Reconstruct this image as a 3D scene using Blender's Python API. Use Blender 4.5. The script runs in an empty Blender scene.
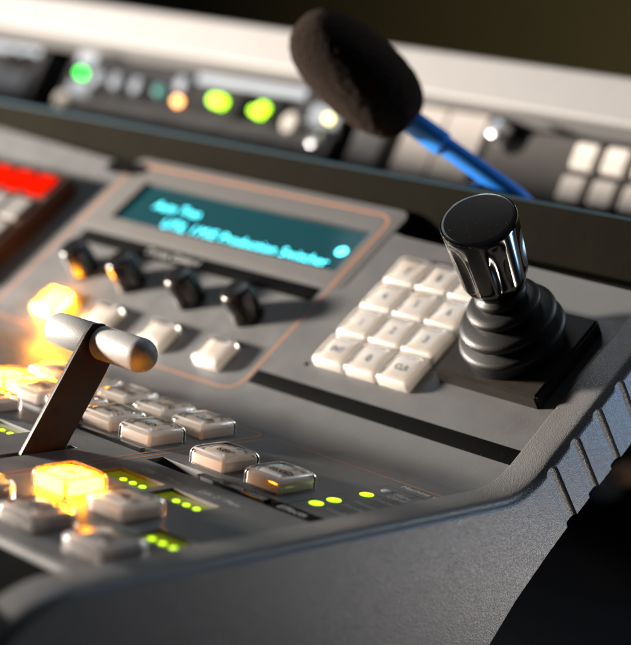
import bpy, bmesh, math, random
from mathutils import Matrix, Vector
random.seed(7)
SC = bpy.context.scene
COL = SC.collection
TH = 0.679981                       # pitch of the sloping half of the console
CT, ST = math.cos(TH), math.sin(TH)
SC.unit_settings.system = 'METRIC'
SC.unit_settings.scale_length = 0.0065      # one unit is 6.5 mm

# ------------------------------------------------------------------ camera
cam_d = bpy.data.cameras.new('camera')
cam = bpy.data.objects.new('camera', cam_d); COL.objects.link(cam); SC.camera = cam
RC = [[0.7061006, 0.7012728, 0.0981755], [0.1938517, -0.0580867, -0.9793097], [-0.6810605, 0.7105227, -0.176958]]
CP = Vector((59.3485, -77.3886, 25.9593))
M = Matrix(((RC[0][0], -RC[1][0], -RC[2][0], CP[0]),
            (RC[0][1], -RC[1][1], -RC[2][1], CP[1]),
            (RC[0][2], -RC[1][2], -RC[2][2], CP[2]), (0, 0, 0, 1)))
cam.matrix_world = M
cam_d.sensor_fit = 'HORIZONTAL'; cam_d.sensor_width = 36
cam_d.lens = 1777.725 / 631 * 36
cam_d.clip_start = 1; cam_d.clip_end = 3000
cam_d.dof.use_dof = True
cam_d.dof.focus_distance = 100.5
cam_d.dof.aperture_fstop = cam_d.lens * 1e-3 / 2.2

# ------------------------------------------------------------------ light
world = bpy.data.worlds.new('World'); SC.world = world; world.use_nodes = True
bg = world.node_tree.nodes['Background']
bg.inputs[0].default_value = (0.55, 0.6, 0.7, 1); bg.inputs[1].default_value = 0.05
SC.view_settings.view_transform = 'Standard'; SC.view_settings.look = 'None'
SC.cycles.sample_clamp_indirect = 60
SC.view_settings.exposure = 0; SC.view_settings.gamma = 1

def area(name, loc, target, size, power, col, size_y=None):
    d = bpy.data.lights.new(name, 'AREA'); d.energy = power; d.color = col; d.size = size
    if size_y: d.shape = 'RECTANGLE'; d.size_y = size_y
    o = bpy.data.objects.new(name, d); COL.objects.link(o); o.location = loc
    o.rotation_euler = (Vector(target) - Vector(loc)).to_track_quat('-Z', 'Y').to_euler()
    return o
area('key_lamp', (-142, -66, 15), (-20, 2, 3), 18, 1100000, (1.0, 0.905, 0.80))
area('blue_lamp', (30, 60, -2), (2.6, 12, 4), 10, 10500, (0.38, 0.63, 1.0))
area('warm_side_lamp', (29, 38, -19), (2.6, -2, -4), 5, 6500, (1.0, 0.92, 0.85))
area('rim_lamp', (22, 78, 68), (0, -5, 2), 13, 26000, (0.72, 0.86, 1.0))
area('rack_lamp', (-68, 30, 130), (-68, 42, 19), 24, 22000, (0.97, 0.97, 0.98))
area('top_lamp', (-75, 8, 95), (-20, 5, 0), 44, 9000, (0.75, 0.88, 1.0))

# ------------------------------------------------------------------ materials
def nodes(name):
    m = bpy.data.materials.new(name); m.use_nodes = True
    nt = m.node_tree; return m, nt, nt.nodes['Principled BSDF']
def mat(name, col, rough=0.5, metal=0.0, spec=0.5, grain=0, gscale=6.0, mottle=0.0, mscale=.4, dust=0.0, coat=0.0, rvar=0.0):
    m, nt, b = nodes(name); N = nt.nodes; L = nt.links
    b.inputs['Base Color'].default_value = (*col, 1); b.inputs['Roughness'].default_value = rough
    b.inputs['Metallic'].default_value = metal; b.inputs['Specular IOR Level'].default_value = spec
    b.inputs['Coat Weight'].default_value = coat; b.inputs['Coat Roughness'].default_value = .08
    tc = N.new('ShaderNodeTexCoord')
    last = None
    if mottle:
        t = N.new('ShaderNodeTexNoise'); t.inputs['Scale'].default_value = mscale; t.inputs['Detail'].default_value = 8; t.inputs['Roughness'].default_value = .65
        L.new(tc.outputs['Object'], t.inputs['Vector'])
        r = N.new('ShaderNodeMapRange'); r.inputs[1].default_value = .3; r.inputs[2].default_value = .7
        r.inputs[3].default_value = 1 - mottle; r.inputs[4].default_value = 1 + mottle
        L.new(t.outputs['Fac'], r.inputs[0])
        mx = N.new('ShaderNodeMix'); mx.data_type = 'RGBA'; mx.blend_type = 'MULTIPLY'; mx.inputs[0].default_value = 1
        mx.inputs[6].default_value = (*col, 1); L.new(r.outputs[0], mx.inputs[7]); last = mx.outputs[2]
        if rvar:
            rr = N.new('ShaderNodeMapRange'); rr.inputs[1].default_value = .3; rr.inputs[2].default_value = .7
            rr.inputs[3].default_value = rough - rvar; rr.inputs[4].default_value = rough + rvar
            L.new(t.outputs['Fac'], rr.inputs[0]); L.new(rr.outputs[0], b.inputs['Roughness'])
    if dust:
        t = N.new('ShaderNodeTexNoise'); t.inputs['Scale'].default_value = 9; t.inputs['Detail'].default_value = 3
        L.new(tc.outputs['Object'], t.inputs['Vector'])
        r = N.new('ShaderNodeMapRange'); r.inputs[1].default_value = .69; r.inputs[2].default_value = .76; r.inputs[4].default_value = dust
        L.new(t.outputs['Fac'], r.inputs[0])
        mx = N.new('ShaderNodeMix'); mx.data_type = 'RGBA'
        L.new(r.outputs[0], mx.inputs[0]); mx.inputs[7].default_value = (.45, .43, .40, 1)
        if last: L.new(last, mx.inputs[6])
        else: mx.inputs[6].default_value = (*col, 1)
        last = mx.outputs[2]
    if last: L.new(last, b.inputs['Base Color'])
    if grain:
        v = N.new('ShaderNodeTexVoronoi'); v.feature = 'SMOOTH_F1'; v.inputs['Scale'].default_value = gscale; v.inputs['Smoothness'].default_value = .8
        n2 = N.new('ShaderNodeTexNoise'); n2.inputs['Scale'].default_value = gscale * 1.3; n2.inputs['Detail'].default_value = 4
        L.new(tc.outputs['Object'], v.inputs['Vector']); L.new(tc.outputs['Object'], n2.inputs['Vector'])
        ad = N.new('ShaderNodeMath'); ad.operation = 'ADD'; L.new(v.outputs['Distance'], ad.inputs[0]); L.new(n2.outputs['Fac'], ad.inputs[1])
        bp = N.new('ShaderNodeBump'); bp.inputs['Strength'].default_value = 1; bp.inputs['Distance'].default_value = grain
        L.new(ad.outputs[0], bp.inputs['Height']); L.new(bp.outputs[0], b.inputs['Normal'])
    return m
def emit(name, col, strength, base=(.1, .1, .1)):
    m, nt, b = nodes(name)
    b.inputs['Base Color'].default_value = (*base, 1); b.inputs['Emission Color'].default_value = (*col, 1)
    b.inputs['Emission Strength'].default_value = strength; b.inputs['Roughness'].default_value = .4
    return m
def clear(name, tint=(1, 1, 1), rough=.02, ior=1.49):
    m, nt, b = nodes(name)
    b.inputs['Base Color'].default_value = (*tint, 1); b.inputs['Transmission Weight'].default_value = 1
    b.inputs['Roughness'].default_value = rough; b.inputs['IOR'].default_value = ior
    return m
PANEL = mat('satin grey painted panel', (.098, .098, .098), .48, grain=.004, gscale=13, mottle=.07, mscale=.5, dust=.3, rvar=.10)
CHEEK = mat('grained grey moulding', (.14, .138, .138), .30, grain=.016, gscale=14, mottle=.06, mscale=.3)
PLATE = mat('warm grey plate', (.105, .10, .096), .45, grain=.01, mottle=.05)
BLACK = mat('black gloss plastic', (.008, .008, .008), .22, mottle=.2, dust=.12)
STRIP = mat('black strip', (.004, .004, .0038), .6, spec=.03, dust=.15)
RUBBER = mat('black rubber', (.008, .008, .0085), .46, spec=.35, grain=.004, gscale=9, dust=.2, mottle=.2)
CHROME = mat('polished black metal', (.11, .105, .10), .11, metal=1.0, mottle=.2, mscale=1.5)
ALU = mat('bead blasted aluminium', (.28, .276, .27), .55, metal=.1, spec=.35, grain=.006, gscale=12, mottle=.05, mscale=1)
ARM = mat('dark anodised steel', (.022, .012, .008), .42, metal=.2, grain=.004, gscale=14, mottle=.2, mscale=1.5)
RISER = mat('dark olive felt', (.0062, .0054, .0034), .8, spec=.02, grain=.02, mottle=.15)
TRIM = mat('blue grey edge trim', (.02, .038, .048), .6, spec=.05)
ORANGE = mat('copper orange printed line', (.42, .17, .075), .5)
WHITEINK = mat('pale printed lettering', (.50, .50, .48), .6)
INK = mat('dark legend ink', (.03, .025, .02), .5)
INSERTD = mat('smoky key insert', (.44, .40, .385), .4)
INSERTB = mat('beige key insert', (.80, .69, .61), .45)
INSERT = mat('milky key insert', (.93, .86, .79), .4)
EDGEGLINT = mat('cap edge painted highlight', (.95, .93, .90), .30); EDGEGLINT.node_tree.nodes['Principled BSDF'].inputs['Transmission Weight'].default_value = .78  # whiter edge colour paints in the highlights along the clear cap ridges
AMBEREDGE = mat('amber cap edge', (1, .62, .12), .30); AMBEREDGE.node_tree.nodes['Principled BSDF'].inputs['Transmission Weight'].default_value = .6
CAP = clear('clear acrylic', (1, .985, .965), .04)
CAPA = clear('amber acrylic', (1, .88, .55), .04)
SOCKET = mat('black key socket', (.02, .02, .02), .3)
LIT = emit('lit amber insert', (1, .34, .012), 125, (.8, .6, .3))
LITEDGE = emit('amber insert edge', (1, .40, .01), 2.2, (.8, .5, .1))
LITHOT = emit('bright amber insert', (1, .36, .015), 75, (.8, .6, .3))
LED = emit('yellow green led', (.55, .95, .0), 2.2)
LEDOFF = mat('unlit grey led', (.5, .48, .46), .3)
WINDOW = mat('smoked indicator window', (.10, .11, .005), .3); WINDOW.node_tree.nodes['Principled BSDF'].inputs['Emission Color'].default_value = (.55, .62, 0, 1); WINDOW.node_tree.nodes['Principled BSDF'].inputs['Emission Strength'].default_value = .16
REDLIT = emit('lit red key', (1, .012, .001), 1.1, (.03, .0, .0))
GREYKEY = mat('grey key', (.13, .125, .12), .65, spec=.2)
REDLIT.node_tree.nodes['Principled BSDF'].inputs['Specular IOR Level'].default_value = 0
BROWNBOX = mat('dark brown block side', (.035, .015, .008), .5)
VFDBACK = emit('display backing', (.0, .24, .30), .11, (.01, .03, .035)); VFDBACK.node_tree.nodes['Principled BSDF'].inputs['Specular IOR Level'].default_value = 0
VFD = emit('cyan display glyph', (.07, .74, .86), 6)
FOAM = mat('charcoal windscreen foam', (.010, .0072, .0055), 1.0, spec=.1, grain=.22, gscale=7, mottle=.35, mscale=5)
FOAM.node_tree.nodes['Principled BSDF'].inputs['Sheen Weight'].default_value = .06; FOAM.node_tree.nodes['Principled BSDF'].inputs['Sheen Tint'].default_value = (1, .6, .4, 1)
NECK = mat('gooseneck with painted blue reflection', (.03, .28, 1.0), .3, metal=.2)  # blue base colour paints a blue reflection onto the dark tube
RAIL = mat('white lacquered rail', (.225, .217, .214), .5, mottle=.03)
RACK = mat('dark grey rack face', (.012, .012, .014), .65, spec=.2, mottle=.15)
RACKL = mat('light grey rack face', (.07, .068, .07), .65, spec=.25, mottle=.3)
RACKW = mat('cream blank panel', (.29, .265, .245), .6, spec=.3, mottle=.05)
RACKK = mat('cream key', (.60, .55, .50), .4)
SILVER = mat('silver knob', (.8, .82, .85), .25, metal=.9)
PALE = mat('pale blue grey button', (.19, .215, .25), .5)

# ------------------------------------------------------------------ mesh helpers
def link(name, me, material, parent=None, smooth=True, angle=35):
    o = bpy.data.objects.new(name, me); COL.objects.link(o)
    if material: 
        me.materials.clear(); me.materials.append(material)
    if smooth:
        for p in me.polygons: p.use_smooth = True
        try: me.set_sharp_from_angle(angle=math.radians(angle))
        except Exception: pass
    if parent: o.parent = parent
    return o
def fin(name, bm, material, parent=None, smooth=True, angle=35):
    bmesh.ops.recalc_face_normals(bm, faces=bm.faces)
    me = bpy.data.meshes.new(name); bm.to_mesh(me); bm.free()
    return link(name, me, material, parent, smooth, angle)
def box(bm, x0, x1, y0, y1, z0, z1, bev=0, seg=3, mtx=None):
    r = bmesh.ops.create_cube(bm, size=1)['verts']
    bmesh.ops.scale(bm, vec=(x1 - x0, y1 - y0, z1 - z0), verts=r)
    bmesh.ops.translate(bm, vec=((x0 + x1) / 2, (y0 + y1) / 2, (z0 + z1) / 2), verts=r)
    vs = set(r)
    if bev:
        es = [e for e in bm.edges if e.verts[0] in vs and e.verts[1] in vs]
        q = bmesh.ops.bevel(bm, geom=es, offset=bev, segments=seg, profile=.5, affect='EDGES')
        vs = set(v for f in q['faces'] for v in f.verts) | set(v for v in vs if v.is_valid)
    if mtx: bmesh.ops.transform(bm, matrix=mtx, verts=list(vs))
    return list(vs)
def wn(o):
    md = o.modifiers.new('normals', 'WEIGHTED_NORMAL'); md.keep_sharp = True; md.weight = 100; return o
def boxobj(name, m, parent, *a, **k):
    bm = bmesh.new(); box(bm, *a, **k); return wn(fin(name, bm, m, parent))
def lathe(bm, prof, n=48, mod=None, mtx=None):
    rings = []
    for r, z in prof:
        ring = []
        for i in range(n):
            a = 2 * math.pi * i / n
            rr = r if mod is None else mod(r, z, a)
            ring.append(bm.verts.new((rr * math.cos(a), rr * math.sin(a), z)))
        rings.append(ring)
    for a, b in zip(rings, rings[1:]):
        for i in range(n): bm.faces.new((a[i], a[(i + 1) % n], b[(i + 1) % n], b[i]))
    bm.faces.new(rings[0][::-1]); bm.faces.new(rings[-1])
    vs = [v for r in rings for v in r]
    if mtx: bmesh.ops.transform(bm, matrix=mtx, verts=vs)
    return vs
def prism_x(bm, prof, x0, x1):
    """closed outline in y,z swept from x0 to x1"""
    a = [bm.verts.new((x0, y, z)) for y, z in prof]; b = [bm.verts.new((x1, y, z)) for y, z in prof]
    n = len(prof)
    for i in range(n): bm.faces.new((a[i], a[(i + 1) % n], b[(i + 1) % n], b[i]))
    fa = bm.faces.new(a[::-1]); fb = bm.faces.new(b)
    return a, b, fa, fb
def tube(bm, pts, rad, n=20):
    rings = []
    for i, p in enumerate(pts):
        p = Vector(p); d = (Vector(pts[min(i + 1, len(pts) - 1)]) - Vector(pts[max(i - 1, 0)])).normalized()
        u = d.orthogonal().normalized() if i == 0 else (u - d * u.dot(d)).normalized()
        w = d.cross(u); r = rad[i] if isinstance(rad, (list, tuple)) else rad
        rings.append([bm.verts.new(p + (u * math.cos(2 * math.pi * k / n) + w * math.sin(2 * math.pi * k / n)) * r) for k in range(n)])
    for a, b in zip(rings, rings[1:]):
        for k in range(n): bm.faces.new((a[k], a[(k + 1) % n], b[(k + 1) % n], b[k]))
    bm.faces.new(rings[0][::-1]); bm.faces.new(rings[-1])
def boolean(obj, cutter_bm, op='DIFFERENCE'):
    bmesh.ops.recalc_face_normals(cutter_bm, faces=cutter_bm.faces)
    me = bpy.data.meshes.new('cut'); cutter_bm.to_mesh(me); cutter_bm.free()
    c = bpy.data.objects.new('cut', me); COL.objects.link(c)
    md = obj.modifiers.new('b', 'BOOLEAN'); md.object = c; md.operation = op; md.solver = 'EXACT'
    md.use_self = False
    bpy.context.view_layer.update()
    ev = obj.evaluated_get(bpy.context.evaluated_depsgraph_get())
    new = bpy.data.meshes.new_from_object(ev)
    obj.modifiers.clear(); mats = list(obj.data.materials); obj.data = new
    new.materials.clear(); [new.materials.append(x) for x in mats]
    for p in new.polygons: p.use_smooth = True; p.material_index = 0
    new.set_sharp_from_angle(angle=math.radians(30))
    bpy.data.objects.remove(c); bpy.data.meshes.remove(me)
def T(x, s, h=0): return Vector((x, s * CT - h * ST, s * ST + h * CT))
TILT = Matrix.Rotation(TH, 4, 'X')
def word(name, s, size, m, parent, x, y, z, sx, extr, bold, align, rot):
    cu = bpy.data.curves.new(name, 'FONT'); cu.body = s; cu.size = size; cu.align_x = align; cu.align_y = 'CENTER'
    cu.extrude = extr; cu.offset = bold; cu.resolution_u = 3
    t = bpy.data.objects.new(name, cu); COL.objects.link(t); bpy.context.view_layer.update()
    me = bpy.data.meshes.new_from_object(t.evaluated_get(bpy.context.evaluated_depsgraph_get()))
    bpy.data.objects.remove(t)
    wd = max(v.co.x for v in me.vertices) if align == 'LEFT' else 0
    me.transform(Matrix.Translation((x, y, z)) @ Matrix.Rotation(rot, 4, 'Z') @ Matrix.Diagonal((sx, 1, 1, 1)))
    return link(name, me, m, parent, smooth=False), wd * sx
def text(name, s, size, m, parent, x, y, z, sx=1, extr=.004, bold=0, align='CENTER', rot=0):
    if align == 'CENTER': return word(name, s, size, m, parent, x, y, z, sx, extr, bold, align, rot)[0]
    out = []
    for q in s.split(' '):
        o, wd = word(name, q, size, m, parent, x, y, z, sx, extr, bold, align, rot); out.append(o); x += wd + .36 * size * sx
    return out
def tagthing(o, label, cat, group=None, kind=None):
    if label: o['label'] = label
    if cat: o['category'] = cat
    if group: o['group'] = group
    if kind: o['kind'] = kind
def empty(name, loc=(0, 0, 0), rot=(0, 0, 0), parent=None):
    o = bpy.data.objects.new(name, None); COL.objects.link(o); o.location = loc; o.rotation_euler = rot
    o.empty_display_size = 2
    if parent: o.parent = parent
    return o

# ================================================================== THE CONSOLE
console = empty('mixing_console', (0, 0, 0))
tagthing(console, 'grey video mixing console with clear square keys, lever, display and black joystick', 'mixing console')

# ---- folded panel
t0 = 2.0; RF = t0 / math.tan(TH / 2)
def fold(off, ta=t0, n=12):
    """points of the fold from the flat part to the slope, at height off above it"""
    R = RF - off; pts = []
    for i in range(n + 1):
        a = TH * i / n
        pts.append((-ta + R * math.sin(a), RF - R * math.cos(a)))
    return pts
xs = [(-115, 20.5), (-70, 19.6), (-51, 18.5), (-50.6, 18.4), (-20.6, 17.3), (-20.2, 17.2), (0.14, 16.8)]
bm = bmesh.new(); rings = []
for x, sb in xs:
    pr = [(-29.3, -6), (-29.3, -.45), (-29.22, -.2), (-29.05, -.05), (-28.8, 0)] + fold(0)
    e = T(0, sb, 0); e2 = T(0, sb, -.6); pr += [(e[1], e[2]), (e2[1], e2[2])]
    g = T(0, 2.2, -6); pr += [(T(0, 15, -6)[1], T(0, 15, -6)[2]), (g[1], g[2])]
    rings.append([bm.verts.new((x, y, z)) for y, z in pr])
for a, b in zip(rings, rings[1:]):
    n = len(a)
    for i in range(n): bm.faces.new((a[i], a[(i + 1) % n], b[(i + 1) % n], b[i]))
bm.faces.new(rings[0][::-1]); bm.faces.new(rings[-1])
panel = fin('panel', bm, PANEL, console, angle=30)

KEYS = []      # (x, y, kind) on the flat part
WINDOWS = [(-10.9, -17.15, 1.9), (-6.5, -17.2, 1.9), (-1.35, -22.5, 1.8), (-22.9, -17.1, 1.9), (-27.3, -17.1, 1.9)]
cut = bmesh.new()
for x, y, w in WINDOWS: box(cut, x - w, x + w, y - .85, y + .85, -.35, 1)
box(cut, -13.4, -.9, -13.95, -12.75, -.7, 1)       # channel before the pair
box(cut, -33, -14.3, -13.35, -12.45, -.7, 1)       # channel before the double row
box(cut, -17.62, -16.98, -27.5, -16.0, -3.0, 1)    # lever slot
box(cut, -47.3, -23.0, 12.75, 17.0, -.7, 1, mtx=TILT)
boolean(panel, cut); wn(panel)

# dark liners in the channels
boxobj('channel_liner', BLACK, panel, -13.38, -.92, -13.93, -12.77, -.68, -.42, bev=.03)
boxobj('channel_liner', BLACK, panel, -32.9, -14.32, -13.33, -12.47, -.68, -.42, bev=.03)
boxobj('channel_liner', BLACK, panel, -17.6, -17.0, -27.4, -16.1, -2.9, -2.0)
# clear light guide bar lying in each channel
for a, b, y0, y1 in ((-9.6, -4.2, -13.6, -13.0), (-20.6, -15.0, -13.1, -12.7)):
    boxobj('light_bar', CAP, panel, a, b, y0, y1, -.41, .12, bev=.08)

# ---- printed lines
def ribbon(bm, pts, w, h, closed=False):
    """flat ribbon through 2-D points"""
    n = len(pts); L = []; R_ = []
    for i in range(n):
        if closed: a, b = Vector(pts[i - 1]), Vector(pts[(i + 1) % n])
        else: a, b = Vector(pts[max(i - 1, 0)]), Vector(pts[min(i + 1, n - 1)])
        d = (b - a).normalized(); nn = Vector((-d.y, d.x)) * w / 2; p = Vector(pts[i])
        L.append(bm.verts.new((*(p + nn), h))); R_.append(bm.verts.new((*(p - nn), h)))
    for i in range(n if closed else n - 1):
        j = (i + 1) % n; bm.faces.new((L[i], R_[i], R_[j], L[j]))
def rrect(x0, x1, y0, y1, r, n=6):
    pts = []
    for cx, cy, a0 in ((x1 - r, y1 - r, 0), (x0 + r, y1 - r, 90), (x0 + r, y0 + r, 180), (x1 - r, y0 + r, 270)):
        for i in range(n + 1):
            a = math.radians(a0 + 90 * i / n); pts.append((cx + r * math.cos(a), cy + r * math.sin(a)))
    return pts
bm = bmesh.new()
ribbon(bm, [(-13.9, -28), (-13.9, -4.4), (-13.7, -3.9), (-13.2, -3.7), (-.05, -3.7)], .11, .008)
ribbon(bm, [(-14.55, -28), (-14.55, -4.3), (-14.8, -3.8), (-15.3, -3.6), (-60, -3.6)], .11, .008)
fin('printed_line', bm, ORANGE, panel, smooth=False)
bm = bmesh.new()
ribbon(bm, [(-1.0, -13.6), (-1.0, -5.0)], .05, .008)
ribbon(bm, [(-3.4, -5.0), (-.1, -5.0)], .05, .008); ribbon(bm, [(-3.4, -8.6), (-.1, -8.6)], .05, .008)
ribbon(bm, [(-3.4, -13.3), (-3.4, -4.6)], .05, .008)
fin('printed_divider', bm, BLACK, panel, smooth=False)

# ---- printed words beside keys, windows and lamps
def ptext(s, x, y, size=.8, sx=1.0, rot=0): return text('printed_word', s, size, WHITEINK, panel, x, y, .01, sx, 0.001, rot=rot, align='LEFT')
ptext('DSK 1 / Menu', -11.9, -15.4, .62, .88); ptext('DSK 2 / Menu', -7.3, -15.4, .62, .88)
ptext('Timeline', -1.9, -11.4, .6); ptext('Preview', -1.9, -10.0, .6); ptext('Transition', -1.95, -7.6, .62); ptext('Memory', -2.0, -9.0, .55)
ptext('Control', -1.9, -6.5, .6); ptext('Menu', -1.9, -5.9, .55); ptext('Machine Control', -2.8, -4.3, .62)
boxobj('label_strip', STRIP, panel, -3.7, -.1, -14.0, -12.9, -.02, .03, bev=.01)
text('printed_word', 'Effects', .8, WHITEINK, panel, -2.2, -13.45, .035, 1, .001)

# ---- slope: black strip across under the keypad, small hole
slope = empty('slope_frame', (0, 0, 0), (TH, 0, 0))      # temporary frame, removed below
def on_slope(o):
    if isinstance(o, list): return [on_slope(q) for q in o]
    o.data.transform(TILT); return o
bm = bmesh.new(); box(bm, -21.9, 0.12, 2.0, 3.15, -.02, .03, bev=.01)
on_slope(fin('black_strip', bm, STRIP, panel))
bm = bmesh.new(); lathe(bm, [(.16, -.02), (.16, .02)], 16, mtx=Matrix.Translation((-18.75, 4.7, 0)))
on_slope(fin('pin_hole', bm, STRIP, panel))
bm = bmesh.new(); lathe(bm, [(1.3, -.02), (1.3, .05)], 24, mtx=Matrix.Translation((-50.8, 17.6, .5)) @ Matrix.Diagonal((1.3, .55, 1, 1)))
on_slope(fin('dark_inset', bm, STRIP, panel))

# ---- grained side cheek with grooves
def slo(s, h): v = T(0, s, h); return (v[1], v[2])
LIP = .30
path = [(T(0, q, 0)[1], T(0, q, 0)[2], -ST, CT) for q in (24, 18, 12, 8, 5, 3.2, 2.3)]
for q in range(18, -1, -1):
    a = TH * q / 18; path.append((-t0 + RF * math.sin(a), RF - RF * math.cos(a), -math.sin(a), math.cos(a)))
path += [(y, 0, 0, 1) for y in (-3, -5, -9, -14, -20, -26, -30, -31)]
for q in range(6, 91, 6):
    a = math.radians(q); path.append((-31 - 5.5 * math.sin(a), -5.5 + 5.5 * math.cos(a), -math.sin(a), math.cos(a)))
path.append((-36.5, -15, -1, 0))
BR = .5
cs = [(.2, -2.6), (.2, LIP - .12), (.22, LIP - .05), (.27, LIP - .01), (.34, LIP), (1.2, LIP + .03), (1.9, LIP), (2.6 - BR, LIP - .03)]
cs += [(2.6 - BR + BR * math.sin(math.radians(q)), LIP - .03 - BR + BR * math.cos(math.radians(q))) for q in range(12, 91, 13)] + [(2.6, LIP - .03 - BR), (2.6, -.75)]
bm = bmesh.new(); rows = [[bm.verts.new((x, y + ny * h, z + nz * h)) for y, z, ny, nz in path] for x, h in cs]
for A, B in zip(rows, rows[1:]):
    for i in range(len(path) - 1): bm.faces.new((A[i], A[i + 1], B[i + 1], B[i]))
low = [(-9, -15), slo(-6.36, -5.05), slo(-3.47, -4.55), slo(0, -4.3), slo(2.5, -4.2), slo(24, -4.2)]
LI = [bm.verts.new((.2, *q)) for q in low]; LO = [bm.verts.new((2.6, *q)) for q in low]
bm.faces.new(rows[-1] + LO); bm.faces.new((rows[0] + LI)[::-1])
ci = [rows[0][-1]] + LI + [rows[0][0]]; co = [rows[-1][-1]] + LO + [rows[-1][0]]
for i in range(1, len(ci) - 2): bm.faces.new((ci[i], co[i], co[i + 1], ci[i + 1]))
bm.faces.new([r[-1] for r in rows] + [LO[0], LI[0]]); bm.faces.new([r[0] for r in rows][::-1] + [LI[-1], LO[-1]])
cheek = fin('side_cheek', bm, CHEEK, console, angle=30)
cut = bmesh.new()
for k in range(8):
    s = 2.5 + 2.36 * k; w = .50
    pts = [(s - w, -6), (s + w, -6)] + [(s + w * math.cos(math.radians(q)), -.35 + w * math.sin(math.radians(q))) for q in range(0, 181, 20)]
    rr = []
    for X, sc in ((2.36, .4), (2.41, .72), (2.50, .92), (2.62, 1.05), (3.2, 1.3)):
        rr.append([cut.verts.new((X, *slo(s + (q[0] - s) * sc, q[1] if q[1] < -1 else -.35 + (q[1] + .35) * sc))) for q in pts])
    n = len(pts)
    for A, B in zip(rr, rr[1:]):
        for i in range(n): cut.faces.new((A[i], A[(i + 1) % n], B[(i + 1) % n], B[i]))
    cut.faces.new(rr[0][::-1]); cut.faces.new(rr[-1])
boolean(cheek, cut); wn(cheek)

# ---- rear riser behind the slope
riser = boxobj('rear_riser', RISER, console, -115, 4, 15.7, 16.4, 4, 14.45, bev=.1)
boxobj('trough_floor', RISER, riser, -115, 0.1, T(0, 17, 0)[1] + .25, 15.69, 4, 10.7)
bm = bmesh.new(); tube(bm, [(-115, 16.05, 14.55), (4, 16.05, 14.35)], .26, 12)
fin('edge_trim', bm, TRIM, riser)

boxobj('void_shade_block', STRIP, console, -115, .19, -40, -29.35, -8, -.4, bev=.1)  # black block added to stand in for the shaded void before the panel
# ---- display plate
plate_bm = bmesh.new()
pts = rrect(-50.6, -20.6, -1.0, 19.4, 1.2, 8)
prA = [plate_bm.verts.new((x, y, -.3)) for x, y in pts]
# raised hood only behind and round the screen
plate_bm.free()
bm = bmesh.new()
outer = rrect(-50.6, -21.2, 11.2, 19.5, .9, 6)
vs0 = [bm.verts.new((x, y, -.4)) for x, y in outer]
vs1 = [bm.verts.new((x, y, .03)) for x, y in outer]
inner = rrect(-50.45, -21.35, 11.35, 19.35, .8, 6)
vs2 = [bm.verts.new((x, y, .06)) for x, y in inner]
for A, B in ((vs0, vs1), (vs1, vs2)):
    n = len(A)
    for i in range(n): bm.faces.new((A[i], A[(i + 1) % n], B[(i + 1) % n], B[i]))
bm.faces.new(vs2); bm.faces.new(vs0[::-1])
display = fin('display_housing', bm, PLATE, console)
cut = bmesh.new(); box(cut, -47.3, -23.0, 12.75, 17.0, -.35, 1)
boolean(display, cut); on_slope(display)
SX0, SX1, SY0, SY1 = -47.25, -23.05, 12.8, 16.95
bm = bmesh.new(); box(bm, SX0, SX1, SY0, SY1, -.34, -.25)
on_slope(fin('screen_backing', bm, VFDBACK, display))
def glyph(s, x, y, size, sx, bold=.0):
    return on_slope(text('display_text', s, size, VFD, display, x, y, -.10, sx, .01, bold, 'LEFT'))
GM = 0
glyph('Auto Tran', -44.3, 15.05, 1.25, .98, -.012)
glyph('UTIL 1 M/E Production Switcher', -41.9, 13.45, 1.25, 1.06, -.012)
glyph('\u25A0' if False else 'O', -24.5, 14.7, .95, 1.1, .10)
bm = bmesh.new(); bm.faces.new([bm.verts.new(q) for q in ((SX0, SY0, .04), (SX1, SY0, .04), (SX1, SY1, .04), (SX0, SY1, .04))])
gm, nt, b_ = nodes('screen glass'); N = nt.nodes; N.remove(b_)
tr = N.new('ShaderNodeBsdfTransparent'); tr.inputs[0].default_value = (.9, .97, .98, 1); gl = N.new('ShaderNodeBsdfGlossy'); gl.inputs['Roughness'].default_value = .05
ms = N.new('ShaderNodeMixShader')
ms.inputs[0].default_value = .035; nt.links.new(tr.outputs[0], ms.inputs[1]); nt.links.new(gl.outputs[0], ms.inputs[2]); nt.links.new(ms.outputs[0], N['Material Output'].inputs[0])
on_slope(fin('screen_glass', bm, gm, display))
bm = bmesh.new(); ribbon(bm, [(-50.4, 18.75), (-50.4, 2.1)], .22, .28)
bm.free()
bm = bmesh.new()
line = [(-50.0, 11.3), (-50.0, 17.7), (-49.7, 18.4), (-49.0, 18.7), (-23.2, 18.7), (-22.5, 18.4), (-22.2, 17.7), (-22.2, 11.3)]
ribbon(bm, line, .15, .07)
on_slope(fin('printed_line', bm, ORANGE, display, smooth=False))
bm = bmesh.new()
line = [(-50.0, 11.15), (-50.0, 6), (-50.0, 3), (-49.9, 2), (-49.5, 1.2), (-48.8, .85)] + [(-40, .85), (-30, .85), (-23.6, .85), (-22.8, 1.1), (-22.35, 1.6), (-22.2, 2.3), (-22.2, 3), (-22.2, 6), (-22.2, 11.15)]
ribbon(bm, line, .13, .012)
for v in bm.verts:                       # lay the line on the panel, round the fold below s = 2
    q = v.co.y
    if q >= 2: v.co = T(v.co.x, q, .012)
    else:
        a = TH * (q + 2) / 4; v.co = Vector((v.co.x, -t0 + (RF - .015) * math.sin(a), RF - (RF - .015) * math.cos(a)))
fin('printed_line', bm, ORANGE, panel, smooth=False)
bm = bmesh.new(); box(bm, -48.4, -22.9, 9.75, 10.95, -.02, .08, bev=.02)
ls = on_slope(fin('label_strip', bm, STRIP, panel))
on_slope(text('printed_word', 'Device Control', .8, WHITEINK, panel, -40.5, 10.35, .085, 1.15, .001, 0, 'LEFT'))

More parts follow.
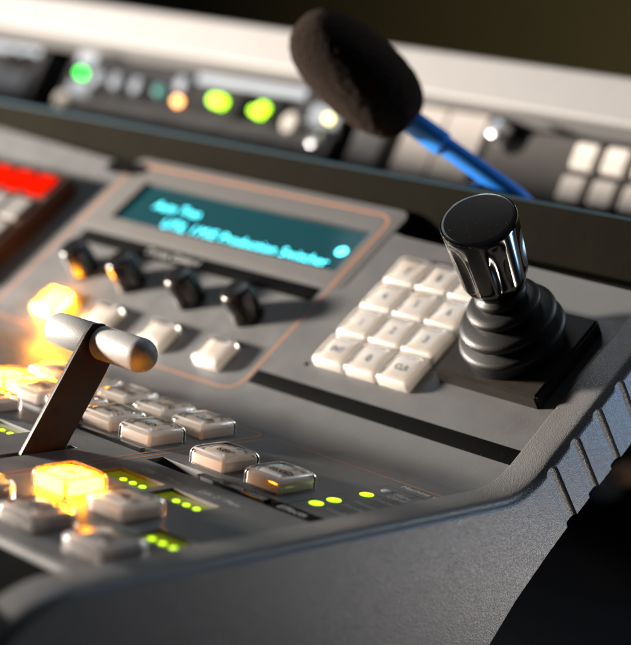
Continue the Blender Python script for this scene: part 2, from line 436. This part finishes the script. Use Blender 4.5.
# ---- keys
def superq(w, d, r, n=5):
    return rrect(-w / 2, w / 2, -d / 2, d / 2, r, n)
def loft(rings_def, inner=None):
    bm = bmesh.new()
    def build(defs):
        rings = [[bm.verts.new((x, y, z)) for x, y in superq(w, d, r)] for w, d, r, z in defs]
        for A, B in zip(rings, rings[1:]):
            n = len(A)
            for i in range(n): bm.faces.new((A[i], A[(i + 1) % n], B[(i + 1) % n], B[i]))
        bm.faces.new(rings[-1]); return rings
    o = build(rings_def)
    if inner:
        q = build(inner); n = len(o[0])
        for i in range(n): bm.faces.new((o[0][i], q[0][i], q[0][(i + 1) % n], o[0][(i + 1) % n]))
    else: bm.faces.new(o[0][::-1])
    return bm
def key_meshes(w, d, h, tag):
    out = {}
    t = .20
    prof = [(w, d, .26, .04), (w, d, .26, h * .56), (w * .985, d * .985, .28, h * .68), (w * .945, d * .945, .32, h * .79),
            (w * .88, d * .88, .36, h * .88), (w * .78, d * .78, .38, h * .95), (w * .66, d * .66, .38, h * .985), (w * .4, d * .4, .2, h), (w * .15, d * .15, .08, h * 1.005)]
    inn = [(w - 2 * t, d - 2 * t, .12, .04), (w - 2 * t, d - 2 * t, .12, h * .56 - .03), (w * .985 - 2 * t, d * .985 - 2 * t, .14, h * .68 - .07), (w * .945 - 2 * t, d * .945 - 2 * t, .16, h * .79 - .10),
           (w * .88 - 2 * t, d * .88 - 2 * t, .18, h * .88 - .12), (w * .76 - 2 * t, d * .76 - 2 * t, .2, h * .95 - .13), (w * .5, d * .5, .2, h - .15)]
    bm = loft(prof, inn); bmesh.ops.recalc_face_normals(bm, faces=bm.faces)
    me = bpy.data.meshes.new('key_cap_' + tag); bm.to_mesh(me); bm.free(); out['cap'] = me
    q = .94 if tag != 'big' else .90; iw = .90 if tag == 'pad' else .85
    bm = loft([(w * iw, d * iw, .16, .05), (w * iw, d * iw, .16, h * .54 * q), (w * (iw - .02), d * (iw - .02), .18, h * .60 * q), (w * .74, d * .74, .2, h * .66 * q), (w * .4, d * .4, .15, h * .70 * q)])
    bmesh.ops.recalc_face_normals(bm, faces=bm.faces)
    me = bpy.data.meshes.new('key_insert_' + tag); bm.to_mesh(me); bm.free(); out['insert'] = me
    bm = loft([(w * .92, d * .92, .25, -.02), (w * .92, d * .92, .25, .045)])
    bmesh.ops.recalc_face_normals(bm, faces=bm.faces)
    me = bpy.data.meshes.new('key_socket_' + tag); bm.to_mesh(me); bm.free(); out['socket'] = me
    for k, m in out.items():
        if k != 'socket':
            m.materials.append(None); m.materials.append(None)
            for p in m.polygons:
                nx, ny, nz = p.normal
                c = p.center
                ridge = abs(nx) > .22 and abs(ny) > .22 and nz > -.2 and c.z > .1
                outer = abs(c.x) > w * .36 or k == 'insert'
                if ridge and outer and p.area < .2: p.material_index = 1
                if k == 'cap' and h * .80 < c.z < h * .87 and nz > 0 and max(abs(c.x) / w, abs(c.y) / d) > .42: p.material_index = 1  # upper edge band takes the painted highlight too
        for p in m.polygons: p.use_smooth = True
        m.set_sharp_from_angle(angle=math.radians(42 if k == 'cap' else 30))
    return out
KM = {'big': key_meshes(2.95, 2.9, 1.08, 'big'), 'mid': key_meshes(2.6, 2.4, .98, 'mid'), 'pad': key_meshes(2.77, 2.55, .90, 'pad')}
def key(x, y, size, tilt=False, insert=None, cap=None, label=None, word=None, lh=None):
    km = KM[size]; g = {}
    def put(name, me, m, parent):
        me2 = me.copy()
        if len(me2.materials) == 2:
            me2.materials[0] = m
            me2.materials[1] = {CAP: EDGEGLINT, CAPA: AMBEREDGE, LIT: LITEDGE, LITHOT: LITEDGE}.get(m, m)
        else: me2.materials.append(m)
        o = bpy.data.objects.new(name, me2); COL.objects.link(o); o.parent = parent; return o
    k = put('push_button', km['socket'], SOCKET, console)
    k.location = T(x, y, 0) if tilt else (x, y, 0)
    k.rotation_euler = (TH if tilt else 0, 0, random.uniform(-.012, .012))
    if label: k['label'] = label
    put('key_insert', km['insert'], insert or (INSERTB if size == 'big' else INSERT), k)
    if word:
        top = {'big': 1.08, 'mid': .98, 'pad': .90}[size] * (.675 if size != 'big' else .65)
        text('legend', word, .62 if len(word) > 1 else .8, INK, k, 0, 0, top + .012, 1, .001, .01)
    put('key_cap', km['cap'], cap or CAP, k)
    return k
WORDS = ['KEY 1', 'KEY 2', 'WIPE', 'DVE', 'MIX']
for i, x in enumerate((-16.7, -20.3, -23.9, -27.4, -31.0)):
    key(x, -6.8, 'big', word=['CUT', 'AUTO', 'BKGD', 'DSK', 'FTB'][i])
    if i == 4: key(x, -10.8, 'big', insert=LIT, cap=CAPA, label='brightly lit amber push button behind the lever')
    else: key(x, -10.8, 'big', word=WORDS[i])
key(-10.55, -10.7, 'big', word='KEY'); key(-6.05, -10.7, 'big', word='BKGD')
key(-10.85, -21.3, 'big', insert=LITHOT, cap=CAPA, word='DSK', label='brightly lit amber push button in front of the lever')
key(-6.0, -21.5, 'big', word='DSK 2'); key(-1.35, -26.55, 'big', word='FTB', insert=INSERTD, label='smoky clear push button nearest the front rim'); key(-6.7, -26.45, 'big', word='CUT', insert=INSERTD); key(-11.9, -26.4, 'big', word='AUTO', insert=INSERTD)
key(-26.8, -15.2, 'big', word='KEY')
for i, x in enumerate((-43.9, -38.0, -31.9, -25.9)):
    key(x, 3.15, 'mid', True, insert=LIT if i == 0 else None, cap=CAPA if i == 0 else None, label='glowing amber push button below the display' if i == 0 else None)
pad = [['ENT', '0', 'CLR'], ['1', '2', '3'], ['4', '5', '6'], ['7', '8', '9']]
for r, s in enumerate((6.0, 8.6, 11.15, 13.7)):
    for c, x in enumerate((-16.75, -13.97, -11.18)):
        key(x, s, 'pad', True, word=pad[r][c])

# ---- indicator windows with their leds, printed-panel lamps
for n, (x, y, w) in enumerate(WINDOWS):
    wb = boxobj('indicator_window', WINDOW, console, x - w + .02, x + w - .02, y - .83, y + .83, -.33, -.20, bev=.02)
    lit = (-.95, 0, .85) if n != 1 else (-.9, -.05, .8)
    for q, dx in enumerate((-1.2, -.4, .4, 1.2)):
        bm = bmesh.new(); lathe(bm, [(.20, -.21), (.20, -.15), (.12, -.12)], 18, mtx=Matrix.Translation((x + dx, y - .15, 0)))
        fin('led', bm, LED if q != 0 or n == 2 else WINDOW, wb)
for i, (x, y) in enumerate(((-2.72, -11.2), (-2.7, -9.87), (-2.62, -7.4), (-2.6, -5.85))):
    bm = bmesh.new(); lathe(bm, [(.40, -.05), (.40, .02), (.30, .05)], 24, mtx=Matrix.Translation((x, y, 0)))
    if i == 3: bmesh.ops.scale(bm, vec=(.75, .75, 1), space=Matrix.Translation((-x, -y, 0)), verts=bm.verts)
    fin('indicator_light', bm, LED if i < 3 else LEDOFF, console)

# ---- small rotary knobs
for x in (-44.5, -39.0, -32.5, -26.6):
    bm = bmesh.new()
    lathe(bm, [(1.22, 0), (1.22, .3), (1.16, .45), (1.08, 2.2), (1.0, 2.36), (.86, 2.44), (.3, 2.46)], 40,
          mod=lambda r, z, a: r * (1 + (.025 * math.cos(18 * a) if .45 < z < 2.4 else 0)))
    k = fin('rotary_knob', bm, BLACK, console); k.location = T(x, 7.2, 0); k.rotation_euler = (TH, 0, 0)

# ---- fader lever
bm = bmesh.new()
# arm outline in y,z
arm = [(-20.6, -2.0), (-17.6, -2.0), (-16.72, 0), (-14.25, 4.1), (-13.55, 5.4), (-13.6, 6.3), (-14.6, 7.0), (-15.4, 7.05), (-16.0, 6.3), (-19.75, 0)]
a, b, fa, fb = prism_x(bm, arm, -17.42, -17.20)
bmesh.ops.bevel(bm, geom=list(bm.edges), offset=.045, segments=2, affect='EDGES')
lever = fin('fader_lever', bm, ARM, console, angle=30)
HR = .98; HC = Vector((0, -14.75, 5.95))
for name, prof in (('handle_grip', [(-21.35, 0), (-21.35, .75), (-21.27, .9), (-21.1, HR), (-17.62, HR), (-17.52, .93), (-17.50, .3)]),
                   ('handle_grip', [(-17.12, .3), (-17.10, .93), (-17.0, HR)] + [(-13.75 + HR * math.sin(math.radians(q)), max(.01, HR * math.cos(math.radians(q)))) for q in range(0, 91, 9)])):
    bm = bmesh.new(); lathe(bm, [(max(r, .01), x) for x, r in prof], 48, mtx=Matrix.Translation(HC) @ Matrix.Rotation(math.pi / 2, 4, 'Y'))
    fin(name, bm, ALU, lever, angle=50)

# ---- joystick
bm = bmesh.new(); box(bm, -4.05, 3.85, -3.45, 3.45, -.02, 1.0)
es = [e for e in bm.edges if all(v.co.z > .9 for v in e.verts) or abs(e.verts[0].co.z - e.verts[1].co.z) > .5]
bmesh.ops.bevel(bm, geom=es, offset=.16, segments=4, affect='EDGES')
joy = wn(fin('joystick', bm, mat('matt black base plate', (.02, .017, .014), .5, spec=.15, dust=.3, mottle=.3), console)); joy.location = T(-4.7, 9.75, 0); joy.rotation_euler = (TH, 0, 0)
prof = [(3.0, .9), (3.12, 1.35), (3.26, 1.8), (3.34, 2.1), (3.3, 2.3), (3.1, 2.45), (2.65, 2.58), (2.45, 2.68), (2.62, 2.82),
        (2.92, 3.05), (3.03, 3.3), (2.98, 3.48), (2.7, 3.65), (2.2, 3.8), (1.88, 3.92), (2.05, 4.08), (2.24, 4.3), (2.3, 4.5),
        (2.2, 4.68), (1.8, 4.82), (1.42, 4.92), (1.52, 5.1), (1.62, 5.28), (1.5, 5.5), (1.15, 5.7), (1.0, 6.1), (.9, 6.3)]
def lean(z): return .115 * max(0, z - 1)
bm = bmesh.new(); vs = lathe(bm, prof, 64)
for v in bm.verts: v.co.x += lean(v.co.z)
fin('rubber_boot', bm, RUBBER, joy, angle=60)
H0 = 6.0; HK = 5.1
kp = []
for i in range(25):
    u = i / 24; z = u * HK
    r = 1.55 + .42 * min(1, u / .18) ** .6 + .28 * u
    kp.append((r, z))
kp = [(1.0, -.12), (1.4, -.06)] + kp + [(2.22, HK + .08), (2.12, HK + .15), (2.0, HK + .16)]
def flute(r, z, a):
    u = z / HK
    if u < -.001 or u > .99: return r
    env = math.sin(math.pi * min(1, max(0, (u + .02) / .95))) ** .7
    c = math.cos(6 * a + .3)
    return r - .30 * env * max(0, -c) ** .8
bm = bmesh.new(); lathe(bm, kp, 144, mod=flute)
jk = fin('knob', bm, CHROME, joy, angle=28)
jk.location = (lean(H0), 0, H0); jk.rotation_euler = (0, math.atan(.115), 0)
bm = bmesh.new(); lathe(bm, [(2.0, HK + .1), (2.0, HK + .165), (1.95, HK + .17)], 64)
jc = fin('knob_top', bm, mat('black knob top', (.004, .003, .002), .35, spec=.06, dust=.2), joy); jc.location = jk.location; jc.rotation_euler = jk.rotation_euler

# ---- raised block of red lit keys at the left
blk = boxobj('key_block', BROWNBOX, console, -86, -53.3, 2.0, 14.6, -.2, 1.55, bev=.15)
blk.data.transform(TILT)
blk['label'] = 'raised brown block carrying a row of red lit keys'
for i in range(6):
    x = -55.2 - 2.9 * i
    bm = bmesh.new(); box(bm, x - 1.1, x + 1.1, 11.65, 13.95, 1.4, 2.0, bev=.32, seg=4)
    o = wn(on_slope(fin('red_key', bm, REDLIT, blk)))
    for j in range(3):
        bm = bmesh.new(); y = 8.7 - 2.75 * j; box(bm, x - 1.32, x + 1.32, y, y + 2.4, 1.4, 1.9, bev=.28, seg=4)
        wn(on_slope(fin('grey_key', bm, GREYKEY, blk)))
bpy.data.objects.remove(slope)

# ================================================================== MICROPHONE
mic = empty('microphone', (-9.5, 22.5, 8.5))
tagthing(mic, 'gooseneck microphone with charcoal foam windscreen and stem behind the joystick, blue reflection in its colour', 'microphone')
mic_c = Vector((-25.1, 12.24, 21.41)); ax = Vector((3.38, 2.49, -2.98)).normalized()
bpy.context.view_layer.update(); inv = Matrix.Translation(-Vector(mic.location))
bm = bmesh.new(); L2, r0 = 5.25, 3.0
prof = []
for i in range(91):
    a = math.pi * i / 90; ca, sa = math.cos(a), math.sin(a)
    z = -L2 * math.copysign(abs(ca) ** .85, ca); r = r0 * abs(sa) ** .78
    r *= 1 + .03 * (z / L2)
    prof.append((max(r, .02), z))
q = ax.to_track_quat('Z', 'Y').to_matrix().to_4x4()
lathe(bm, prof, 140, mtx=inv @ Matrix.Translation(mic_c) @ q)
from mathutils import noise
for v in bm.verts:
    nn = (v.co - (inv @ mic_c)).normalized(); v.co += nn * (.05 * noise.noise(v.co * 2.2) + .035 * noise.noise(v.co * 6))
fin('foam_windscreen', bm, FOAM, mic, angle=80)
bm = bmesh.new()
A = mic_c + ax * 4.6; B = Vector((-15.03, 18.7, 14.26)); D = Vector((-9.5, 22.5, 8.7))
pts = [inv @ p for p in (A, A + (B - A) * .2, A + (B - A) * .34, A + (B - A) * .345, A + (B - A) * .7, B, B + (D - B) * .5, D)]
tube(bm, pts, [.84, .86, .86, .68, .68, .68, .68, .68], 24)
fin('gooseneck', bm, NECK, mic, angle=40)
bm = bmesh.new(); lathe(bm, [(2.2, 0), (2.2, .5), (1.2, .8), (1.0, 1.6)], 32)
fin('mount', bm, BLACK, mic)
clip = bpy.data.objects.new('tmp', None)
bm = bmesh.new(); lathe(bm, [(.9, -2), (1.0, -.3), (.8, .25), (.35, .5)], 24, mtx=Matrix.Translation((-17.6, 17.2, 14.4)))
clipo = fin('cable_clip', bm, BLACK, None); tagthing(clipo, 'small dark knob on the riser edge behind the joystick', 'knob')
bpy.data.objects.remove(clip)

# ================================================================== RACK BEHIND
PH = math.radians(65)
RO = Vector((0, 38.8, 13.9)); RROT = (PH, 0, 0)
def rack_thing(name, x, label, cat, group=None):
    o = empty(name, (x, RO.y, RO.z), RROT); tagthing(o, label, cat, group); return o
def rb(name, m, par, x0, x1, r0, r1, h0, h1, bev=.1):
    px = par.location.x
    return boxobj(name, m, par, x0 - px, x1 - px, r0, r1, h0, h1, bev=bev, seg=3)
def rdisc(name, m, par, x, r, rad, h0, h1, dome=.3):
    px = par.location.x; bm = bmesh.new()
    lathe(bm, [(rad, h0), (rad, h1), (rad * .85, h1 + dome * .6), (rad * .4, h1 + dome)], 24, mtx=Matrix.Translation((x - px, r, 0)))
    return fin(name, m and bm, m, par)
# left unit
u = rack_thing('rack_unit', -106, 'dark rack unit at the far left with two dim round dials', 'rack unit')
rb('face', RACK, u, -125, -97.5, -4, 4.6, -3, 0)
rb('panel', PALE, u, -122, -98.5, 3.6, 4.4, 0, .3); rb('panel', mat('slate panel', (.04, .045, .055), .4), u, -120, -98.8, -1.2, 1.3, 0, .4)
for x in (-103, -100.3): rdisc('dial', BLACK, u, x, 2.8, .95, 0, .5)
# centre unit
u = rack_thing('rack_unit', -72, 'centre rack unit with glowing green, orange and yellow buttons', 'rack unit')
rb('face', RACK, u, -92.8, -51.8, -1.9, 4.4, -3, 0)
rb('lower_rail', RACKL, u, -92.5, -52, -3.4, .05, 0, .35)
rb('panel', PALE, u, -72.5, -57.2, 3.3, 4.25, 0, .4)
rb('panel', PALE, u, -55.9, -51.9, .9, 2.9, 0, .4)
rb('white_button', PALE, u, -91.6, -88.6, 3.5, 4.7, 0, .5); rb('white_button', PALE, u, -91.2, -87.6, -.2, 1.5, 0, .5)
for x, r in ((-87.2, 2.2), (-84.1, 2.0), (-80.7, 1.9), (-74.2, 2.8)): rdisc('white_button', PALE, u, x, r, .85, 0, .5)
for x, r in ((-57.4, .6), (-90.9, -1.1)): rdisc('white_button', RACKK, u, x, r, 1.0, .3, .8)
for x0, x1 in ((-89.2, -88.6), (-86, -85.4), (-82.7, -82.1), (-79.4, -78.8), (-66, -63.5), (-60.7, -58.8)): rb('recess', STRIP, u, x0, x1, .1, 3.1, 0, .06, bev=.01)
rdisc('lit_button', emit('green lamp', (.0, 1, .04), 8), u, -90.2, 2.35, .36, 0, .5)
rdisc('lit_button', emit('teal lamp', (.0, .35, .28), 1.2), u, -77.4, 1.8, .5, 0, .4)
rdisc('lit_button', emit('orange lamp', (1, .42, .13), 8), u, -73.7, .95, .40, .3, .6)
for x, r, rad in ((-68.9, 1.75, .5), (-68.0, 1.7, .55), (-63.0, 1.3, .3), (-62.3, 1.3, .45), (-62.0, 1.8, .4)):
    rdisc('lit_button', emit('lime lamp', (.45, 1, .0), 6), u, x, r, rad, 0, .5)
rdisc('lit_button', emit('yellow lamp', (1, .9, .28), 6), u, -53.1, 1.65, .32, .4, .7)
rdisc('dial', SILVER, u, -53.6, -.6, .8, .35, .8)
# frame, white blank panels
u = rack_thing('blank_panel', -48, 'grey blank panel between two black slots behind the microphone', 'blank panel')
rb('face', RACKL, u, -49.8, -46.2, -3.6, 4.0, -2, .1)
u = rack_thing('blank_panel', -40, 'cream blank panels with a fine seam beside the microphone stem', 'blank panel')
rb('face', RACKW, u, -44.3, -40.2, -3.6, 4.4, -2, .1, bev=.12); rb('face', RACKW, u, -40.05, -35.7, -3.6, 4.4, -2, .1, bev=.12)
# right unit with keypad
u = rack_thing('rack_unit', -20, 'dark rack unit at the right with silver knob and cream keys', 'rack unit')
rb('face', mat('graphite rack face', (.05, .046, .043), .6, spec=.25, mottle=.1), u, -35.0, 4, -4, 3.6, -2, 0)
rdisc('dial', SILVER, u, -33.4, 2.75, .85, 0, 1.6, dome=.35)
rdisc('dial_recess', STRIP, u, -32.3, 2.6, 1.3, 0, .05, dome=0.01)
for j, r in enumerate((2.0, -.9, -3.8)):
    for i in range(4):
        x = -24.5 + 3.0 * i - (.1 if j else 0)
        rb('cream_key', RACKK, u, x - 1.25, x + 1.25, r - 1.2, r + 1.2, 0, .8, bev=.45)
# white rail above
bm = bmesh.new(); box(bm, -130, 12, -2.1, 2.1, -3.5, 1.2, bev=.45, seg=5)
rail = wn(fin('hutch_rail', bm, RAIL, None)); rail.location = (0, RO.y + 6.55 * math.cos(PH), RO.z + 6.55 * math.sin(PH)); rail.rotation_euler = (PH, math.radians(.85), 0)
tagthing(rail, 'wide rounded white rail running above the rack units', 'rail')
# carcass behind the units
bm = bmesh.new(); box(bm, -130, 12, 46, 50, -20, 20); car = fin('equipment_cabinet', bm, STRIP, None)
tagthing(car, 'black equipment cabinet seen as dark gaps around the rack units', 'cabinet')

for (x, z, m_, lab, r_) in ((-22.75, -11.8, PALE, 'grey round plug in the dark beneath the console cheek', 1.1), (-20.9, -10.1, mat('tan plug', (.55, .33, .22), .4), 'tan round plug in the dark beneath the console cheek', 1.0)):
    bm = bmesh.new(); lathe(bm, [(r_ * 1.2, -.4), (r_ * 1.2, .3), (r_, .5), (r_, 1.6), (r_ * .7, 1.9)], 24)
    p = fin('cable_plug', bm, m_, None); p.location = (x, 45.9, z); p.rotation_euler = (math.pi / 2, 0, 0); tagthing(p, lab, 'plug', 'plugs in the dark below')

# ================================================================== SETTING
bm = bmesh.new(); box(bm, -400, 400, 259, 262, -60, 260)
w = fin('wall', bm, mat('dark olive wall', (.055, .042, .008), .8, mottle=.1, mscale=.02), None); w['kind'] = 'structure'
bm = bmesh.new(); box(bm, -400, 400, -300, 258.9, -60.5, -60)
f = fin('floor', bm, mat('dark navy floor', (.02, .022, .035), .45, mottle=.3, mscale=.05), None); f['kind'] = 'structure'
bm = bmesh.new(); box(bm, -140, 8, -6, 45.9, -24, -15.2, bev=.4)
d = fin('desk', bm, mat('black desk laminate', (.006, .006, .008), .5, mottle=.3), None)
tagthing(d, 'black desk under the console seen at the lower right', 'desk')
